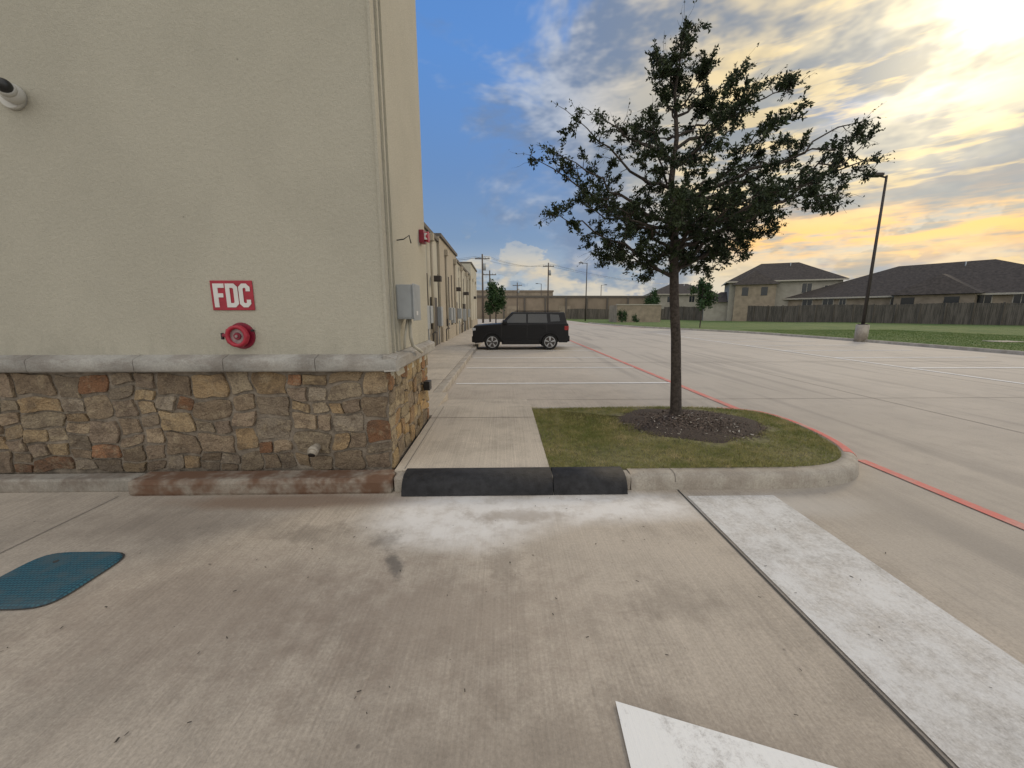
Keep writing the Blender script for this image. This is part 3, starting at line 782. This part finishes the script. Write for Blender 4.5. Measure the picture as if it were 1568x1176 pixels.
chips('gravel_bits',0.1,2.1,3.2,1.25,110,.014,simple('grit',(.06,.05,.04),.9),lambda r:r*0+.010,None,1.,.1)

# ------------------------------------------------------------ car (compact boxy SUV)
car=empty('parked_car',(.80,18.25,0))
m_,g,b=newmat('car_paint_black'); p=pos(g)
g.put(b.inputs['Base Color'],g.mix(g.noise(p,3,2),(.005,.005,.006),(.008,.008,.010))); b.inputs['Roughness'].default_value=.45; b.inputs['Specular IOR Level'].default_value=.25; b.inputs['Coat Weight'].default_value=.18; b.inputs['Coat Roughness'].default_value=.15; M_car=m_
M_clad=simple('car_cladding',(.010,.010,.011),.85)
M_cglass=simple('car_glass',(.012,.015,.018),.05,coat=.6)
M_tyre=simple('tyre',(.010,.010,.010),.85)
M_rim=simple('alloy_rim',(.42,.43,.44),.35,metal=.6)
M_tail=simple('tail_lamp',(.28,.012,.012),.25)
M_head=simple('head_lamp',(.45,.46,.48),.15)
def archs(cx_,r,cz=.35,n=12):
    return [(cx_+r*math.cos(a),cz+r*math.sin(a)) for a in [math.pi*(i/n) for i in range(n+1)]]
def profx(name,P,yw,mat,parent,bv=.03,yoff=0):
    n=len(P);V=[(a,-yw+yoff,c_) for a,c_ in P]+[(a,yw+yoff,c_) for a,c_ in P]
    F=[tuple(range(n)),tuple(range(n,2*n))[::-1]]+[(i,i+n,(i+1)%n+n,(i+1)%n) for i in range(n)]
    o=mo(name,V,F,mat,parent)
    if bv: bev(o,bv,3)
    return o
wr=.42
Pb=[(-2.06,.30),(-2.12,.42),(-2.14,.78),(-2.12,.98),(-2.04,1.075),(-1.5,1.115),(-.95,1.15),(.5,1.16),(2.05,1.18),(2.09,1.10),(2.10,.72),(2.12,.50),(2.06,.32)]
Pb+=[(1.27+wr,.33)]+archs(1.27,wr)[1:-1]+[(1.27-wr,.33),(1.27-wr-.02,.24),(-1.28+wr+.02,.24),(-1.28+wr,.33)]+archs(-1.28,wr)[1:-1]+[(-1.28-wr,.33)]
profx('body',Pb,.88,M_car,car,.045)
def loft(name,B,T,yb,yt,zb,zt,mat):
    V=[(B[0],-yb,zb),(B[1],-yb,zb),(B[1],yb,zb),(B[0],yb,zb),(T[0],-yt,zt[0]),(T[1],-yt,zt[1]),(T[1],yt,zt[1]),(T[0],yt,zt[0])]
    F=[(0,3,2,1),(4,5,6,7),(0,1,5,4),(1,2,6,5),(2,3,7,6),(3,0,4,7)]
    o=mo(name,V,F,mat,car); bev(o,.05,3); return o
loft('cabin',(-.90,2.05),(-.38,1.93),.83,.71,1.12,(1.66,1.65),M_car)
def side(name,pts,mat,push=.004):
    for sgn,sf in ((-1,'near'),(1,'far')):
        V=[]
        for a,zz in pts:
            yy=.83+(.71-.83)*(zz-1.12)/.535+push
            V.append((a,sgn*yy,zz))
        V+= [(v[0],v[1]-sgn*.01,v[2]) for v in V]
        n=len(pts); F=[tuple(range(n)) if sgn<0 else tuple(range(n))[::-1]]+[(i,(i+1)%n,(i+1)%n+n,i+n) for i in range(n)]
        mo(f'{name}_{sf}',V,F,mat,car)
side('window_front',[(-.72,1.19),(.22,1.19),(.22,1.57),(-.33,1.57)],M_cglass)
side('window_rear',[(.30,1.19),(1.16,1.19),(1.12,1.57),(.30,1.57)],M_cglass)
side('window_quarter',[(1.30,1.24),(1.72,1.26),(1.66,1.54),(1.27,1.56)],M_cglass)
ws=mo('windscreen',[(-.90,-.72,1.185),(-.90,.72,1.185),(-.46,.63,1.625),(-.46,-.63,1.625)],[(0,1,2,3)],M_cglass,car)
for sgn in (-1,1):
    s_='near' if sgn<0 else 'far'
    for cx_,nm in ((1.27,'rear'),(-1.28,'front')):
        y0,y1=sgn*.66,sgn*.885
        cyl(f'tyre_{nm}_{s_}',(cx_,y0,.35),(cx_,y1,.35),.35,.345,M_tyre,car,36)
        cyl(f'rim_{nm}_{s_}',(cx_,sgn*.8855,.35),(cx_,sgn*.895,.35),.235,.22,M_pole,car,30)
        V=[];F=[]
        for k_ in range(5):
            for off in (-.10,.10):
                a=2*math.pi*k_/5+.3; a2=a+off
                c1=Vector((math.cos(a),0,math.sin(a)))*.04;c2=Vector((math.cos(a2),0,math.sin(a2)))*.225
                pr=Vector((-math.sin(a),0,math.cos(a)))*.018; o2=len(V)
                for q in (c1-pr,c1+pr,c2+pr,c2-pr): V.append((cx_+q.x,sgn*(.903+(.001 if off>0 else 0)),.35+q.z))
                F.append((o2,o2+1,o2+2,o2+3))
        mo(f'spokes_{nm}_{s_}',V,F,M_rim,car)
        V=[];F=[];n=36
        for rr_ in (.22,.245):
            for i in range(n): V.append((cx_+rr_*math.cos(6.2832*i/n),sgn*.901,.35+rr_*math.sin(6.2832*i/n)))
        mo(f'rim_lip_{nm}_{s_}',V,[(i,(i+1)%n,n+(i+1)%n,n+i) for i in range(n)],M_rim,car)
        V=[];F=[];n=14
        for i in range(n+1):
            a=math.pi*i/n
            for rr_,yy in ((.40,.886),(.40,.905),(.475,.905),(.475,.882)): V.append((cx_+rr_*math.cos(a),sgn*yy,.33+rr_*math.sin(a)))
        for i in range(n):
            for k_ in range(3): q=i*4+k_; F.append((q,q+1,q+5,q+4))
        mo(f'arch_{nm}_{s_}',V,F,M_clad,car)
        mo(f'wheel_well_{nm}_{s_}',[(cx_+.42*math.cos(a),sgn*.64,.33+.42*math.sin(a)) for a in [math.pi*i/10 for i in range(11)]],[tuple(range(11))],M_blackp,car)
    box(f'sill_{s_}',-.86,.85,min(sgn*.875,sgn*.905),max(sgn*.875,sgn*.905),.25,.42,M_clad,car,.01)
    box(f'door_moulding_{s_}',-.8,.8,min(sgn*.878,sgn*.893),max(sgn*.878,sgn*.893),.50,.55,M_clad,car,.005)
    box(f'mirror_{s_}',-.82,-.62,min(sgn*.86,sgn*1.04),max(sgn*.86,sgn*1.04),1.12,1.28,M_car,car,.03)
    box(f'roof_rail_{s_}',-.25,1.75,min(sgn*.60,sgn*.635),max(sgn*.60,sgn*.635),1.68,1.715,M_clad,car,.01)
    box(f'tail_lamp_{s_}',1.90,2.10,min(sgn*.70,sgn*.884),max(sgn*.70,sgn*.884),.86,1.06,M_tail,car,.02)
    box(f'head_lamp_{s_}',-2.15,-1.98,min(sgn*.55,sgn*.884),max(sgn*.55,sgn*.884),.84,.98,M_head,car,.03)
    for k_,xx in enumerate((-.86,.26,1.12)):
        box(f'door_gap_{k_}_{s_}',xx-.005,xx+.005,min(sgn*.872,sgn*.8815),max(sgn*.872,sgn*.8815),.45,1.12,M_joint,car)
    for k_,xx in enumerate((.12,.98)):
        box(f'handle_{k_}_{s_}',xx-.08,xx+.08,min(sgn*.88,sgn*.905),max(sgn*.88,sgn*.905),.98,1.01,M_clad,car,.006)
box('rear_bumper',2.05,2.16,-.82,.82,.36,.62,M_clad,car,.03)
box('front_bumper',-2.18,-2.06,-.80,.80,.33,.60,M_clad,car,.03)
box('grille',-2.16,-2.11,-.45,.45,.72,.92,M_clad,car,.01)

# ------------------------------------------------------------ lamps and poles
def lamp(x_,y_,h,armdir=(-1,0),base=True,r=.09,arm=.8):
    e=empty('street_lamp',(x_,y_,0))
    if base: cyl('concrete_base',(0,0,-.02),(0,0,.95),.30,.30,M_kerb,e,28)
    cyl('pole',(0,0,.9 if base else 0),(0,0,h),r,r*.6,M_pole,e,14)
    if base: box('base_plate',-.17,.17,-.17,.17,.952,1.0,M_pole,e,.01)
    ax,ay=armdir
    pipe('arm',[(0,0,h-.10),(ax*arm,ay*arm,h+.02)],.045,M_pole,e)
    box('luminaire',ax*arm-.34,ax*arm+.34,ay*arm-.19,ay*arm+.19,h-.06,h+.10,M_pole,e,.04)
    return e
lamp(20.3,21.9,8.75,(-1,0),arm=.62)
lamp(15.6,75,10.6,(-1,0),False,.12,1.2); lamp(27,110,9.0,(1,0),False,.12,1.2); lamp(10.5,110,9.3,(-1,0),False,.12,1.2)
lamp(84,66,8.8,(1,0),False,.10,.9)
def upole(x_,y_,h):
    e=empty('utility_pole',(x_,y_,0)); cyl('pole',(0,0,-.02),(0,0,h),.17,.11,M_wood,e,10)
    box('crossarm',-1.1,1.1,-.06,.06,h-.75,h-.62,M_wood,e)
    for i,xx in enumerate((-1,-.45,.45,1)): cyl(f'insulator_{i}',(xx,0,h-.62),(xx,0,h-.4),.05,.04,M_grey,e,8)
    cyl('transformer',(.32,-.1,h-2.4),(.32,-.1,h-1.4),.22,.22,M_grey,e,12)
upole(-3.1,62,10.3); upole(9.0,80,11.2); upole(3.4,95,8.5); upole(-2.2,68,8.5)
pwn=empty('power_lines')
def wire(i,a,b_,sag):
    a=Vector(a);b_=Vector(b_); pts=[]
    for k_ in range(13):
        t=k_/12; q=a.lerp(b_,t); q.z-=sag*4*t*(1-t); pts.append(q)
    v,f=tube(pts,[.014]*13,4); mo(f'wire_{i}',v,f,M_blackp,pwn)
for i,xo in enumerate((-1,.45,1)):
    wire(i,(-3.1+xo,62,9.95),(9+xo,80,10.85),.8); wire(i+3,(9+xo,80,10.85),(60+xo,125,10.5),1.4); wire(i+6,(-3.1+xo,62,9.95),(-40+xo,70,10),1.)

# ------------------------------------------------------------ background buildings
wh=empty('warehouse')
box('wall',-30,46,100,125,-.02,5.2,M_ware,wh); box('roof_band',-30.1,46.1,99.8,125.2,5.202,5.7,M_wareR,wh)
for i in range(14): box(f'pilaster_{i}',-26+5.2*i,-25.6+5.2*i,99.7,99.98,0,5.2,M_wareR,wh)
for i in range(4): box(f'dock_door_{i}',-12+13*i,-9+13*i,99.85,99.97,.0,3.2,M_brickt,wh)
wh2=empty('office_block'); box('wall',-20,16,128,140,-.02,8.0,M_brickt,wh2); box('parapet',-20.2,16.2,127.8,140.2,8.002,8.5,M_ware,wh2)
de=empty('dumpster_enclosure')
box('wall_front',19,26.4,66,66.3,-.02,2.8,M_brickt,de); box('wall_left',19,19.3,66.302,71,-.02,2.8,M_brickt,de); box('wall_right',26.1,26.4,66.302,71,-.02,2.8,M_brickt,de)
box('coping',18.9,26.5,65.9,66.4,2.802,2.95,M_trim,de)
fe=empty('wooden_fence')
def fence(a,b_,h,k0):
    a=Vector((*a,0));b_=Vector((*b_,0)); L=(b_-a).length; dr=(b_-a)/L; nr_=Vector((-dr.y,dr.x,0))
    V=[];F=[]; n_=int(L/.15)
    for i in range(n_):
        s0=a+dr*(i*.15); s1=a+dr*(i*.15+.138); hh=h+random.uniform(-.04,.04)+.07*math.sin(i*.07); of=nr_*random.uniform(0,.015)
        o_=len(V)
        for q in (s0+of,s1+of): 
            V.append((q.x,q.y,-.02));V.append((q.x,q.y,hh))
        for q in (s0+of+nr_*.02,s1+of+nr_*.02):
            V.append((q.x,q.y,-.02));V.append((q.x,q.y,hh))
        F+=[(o_,o_+2,o_+3,o_+1),(o_+4,o_+5,o_+7,o_+6),(o_+1,o_+3,o_+7,o_+5),(o_,o_+1,o_+5,o_+4),(o_+2,o_+6,o_+7,o_+3)]
    mo(f'pickets_{k0}',V,F,M_fence,fe)
    V=[];F=[]
    n_=int(L/2.4)
    for i in range(n_+1):
        q=a+dr*(i*2.4)-nr_*.06; o_=len(V)
        for (dx,dy) in ((-.07,-.07),(.07,-.07),(.07,.07),(-.07,.07)): V.append((q.x+dx,q.y+dy,-.02));V.append((q.x+dx,q.y+dy,h+.07))
        F+=[(o_,o_+2,o_+3,o_+1),(o_+2,o_+4,o_+5,o_+3),(o_+4,o_+6,o_+7,o_+5),(o_+6,o_,o_+1,o_+7)]
    mo(f'posts_{k0}',V,F,M_fence,fe)
fence((36,88),(62,42),2.75,0); fence((62,42),(70,28),2.65,1); fence((16,98),(36,88),2.4,2)
def hip(name,cx_,cy_,rz,L,W,eave,peak,matw,wins,ridge=None,overh=.6):
    e=empty(name,(cx_,cy_,0),rz)
    box('walls',-L/2,L/2,-W/2,W/2,-.02,eave,matw,e)
    l,w_=L/2+overh,W/2+overh; rg=(L-W)/2 if ridge is None else ridge; rg=max(rg,.5)
    V=[(-l,-w_,eave-.05),(l,-w_,eave-.05),(l,w_,eave-.05),(-l,w_,eave-.05),(-rg,0,peak),(rg,0,peak)]
    mo('roof',V,[(0,1,5,4),(1,2,5),(2,3,4,5),(3,0,4),(3,2,1,0)],M_roof,e)
    box('fascia_front',-l,l,-w_-.03,-w_-.002,eave-.28,eave-.045,M_trim,e)
    box('fascia_left',-l-.03,-l-.002,-w_,w_,eave-.28,eave-.045,M_trim,e)
    cyl('vent_pipe',(rg*.5,-1.2,peak-1.2),(rg*.5,-1.2,peak-.1),.08,.08,M_grey,e,8)
    for i,(xx,zz,ww,hh) in enumerate(wins):
        box(f'window_{i}',xx-ww/2,xx+ww/2,-W/2-.05,-W/2-.005,zz,zz+hh,M_glassd,e)
        box(f'window_frame_{i}',xx-ww/2-.1,xx+ww/2+.1,-W/2-.03,-W/2-.003,zz-.1,zz+hh+.1,M_trim,e)
        box(f'window_bar_{i}',xx-.03,xx+.03,-W/2-.062,-W/2-.051,zz,zz+hh,M_trim,e)
    return e
fa_=math.atan2(-46,26)
h1=hip('two_storey_house',52.5,76,R(-25),17,11,7.3,10.8,M_sid2,[(-6,5,1.1,1.6),(-3.6,5,1.1,1.6),(-2.4,5,1.1,1.6),(3.5,5,1.4,1.6),(6.5,5.2,.9,1.0)])
box('lower_wing',-12.5,-8.502,-4.5,4,-.02,3.6,M_sid2,h1)
mo('lower_wing_roof',[(-13.1,-5.1,3.55),(-8.5,-5.1,3.55),(-8.5,4.6,3.55),(-13.1,4.6,3.55),(-8.51,-.5,5.6),(-9.5,-.5,5.6)],[(0,1,4,5),(2,3,5,4),(3,0,5)],M_roof,h1)
box('upper_gable_wall',-7.6,-1.2,-6.6,-5.502,-.02,6.6,M_brickt,h1)
mo('upper_gable_roof',[(-8.1,-7.1,6.55),(-.7,-7.1,6.55),(-.7,-3,6.9),(-8.1,-3,6.9),(-4.4,-4.2,9.2),(-4.4,-2,9.3)],[(0,1,4),(1,2,5,4),(3,0,4,5)],M_roof,h1)
for i,xx in enumerate((-6,-3)): box(f'gable_window_{i}',xx-.5,xx+.5,-6.66,-6.603,4.6,6.1,M_glassd,h1)
h2=hip('single_storey_house',66,59.5,fa_,34,15,4.1,8.9,M_brickt,[(-14,2.5,1.4,1.4),(-11,2.5,1.4,1.4),(-9,2.5,.8,1.4),(-2,2.5,2.2,1.4),(6,2.5,1.2,1.4),(9,2.5,1.2,1.4)],ridge=5)
mo('rear_gable_roof',[(-3,-9.6,4.05),(6,-9.6,4.05),(6,-3,4.6),(-3,-3,4.6),(1.5,-6.5,6.9),(1.5,-2.5,7.0)],[(0,1,4),(1,2,5,4),(3,0,4,5)],M_roof,h2)
box('rear_gable_wall',-2.4,5.4,-9.0,-7.502,-.02,4.0,M_brickt,h2)
for i,xx in enumerate((-.9,3.4)): box(f'rear_window_{i}',xx-.7,xx+.7,-9.06,-9.003,2.5,3.7,M_glassd,h2)
h3=hip('suburban_house',44,100,R(-10),14,10,6.0,8.6,M_sid2,[(-3,4,1.2,1.4),(2,4,1.2,1.4)])
h4=hip('suburban_house',86,46,fa_,20,12,3.6,6.4,M_brickt,[(-3,2,1.2,1.4)])

lk=empty('lawn_curb')
lp=catmull([(20.25,6),(20.3,12),(20.3,18),(20.25,22),(20.0,26),(19.4,31),(18.0,35),(16.6,38.5),(15.2,42),(14.2,47),(13.3,54),(12.9,60)],4)
sweep('curb',lp[::-1],[(0,-.02),(.02,.1),(.05,.14),(.17,.14),(.18,-.02)],M_kerb,lk)
V=[];F=[]
for i,p_ in enumerate(lp): V.append((p_[0]+.16,p_[1],.125)); V.append((90,p_[1]*1.0,.10))
for i in range(len(lp)-1): q=2*i; F.append((q,q+1,q+3,q+2))
mo('lawn',V,F,M_lawn)
n=60000
xs=rng.uniform(20,34,n);ys=rng.uniform(12,34,n);k=(xs>20.5)
blades('lawn_blades',xs[k],ys[k],np.full(k.sum(),.11),.06,.010,M_lblade)
box('utility_lid',25.5,26.9,19.6,20.4,.12,.16,M_kerb,None,.02)
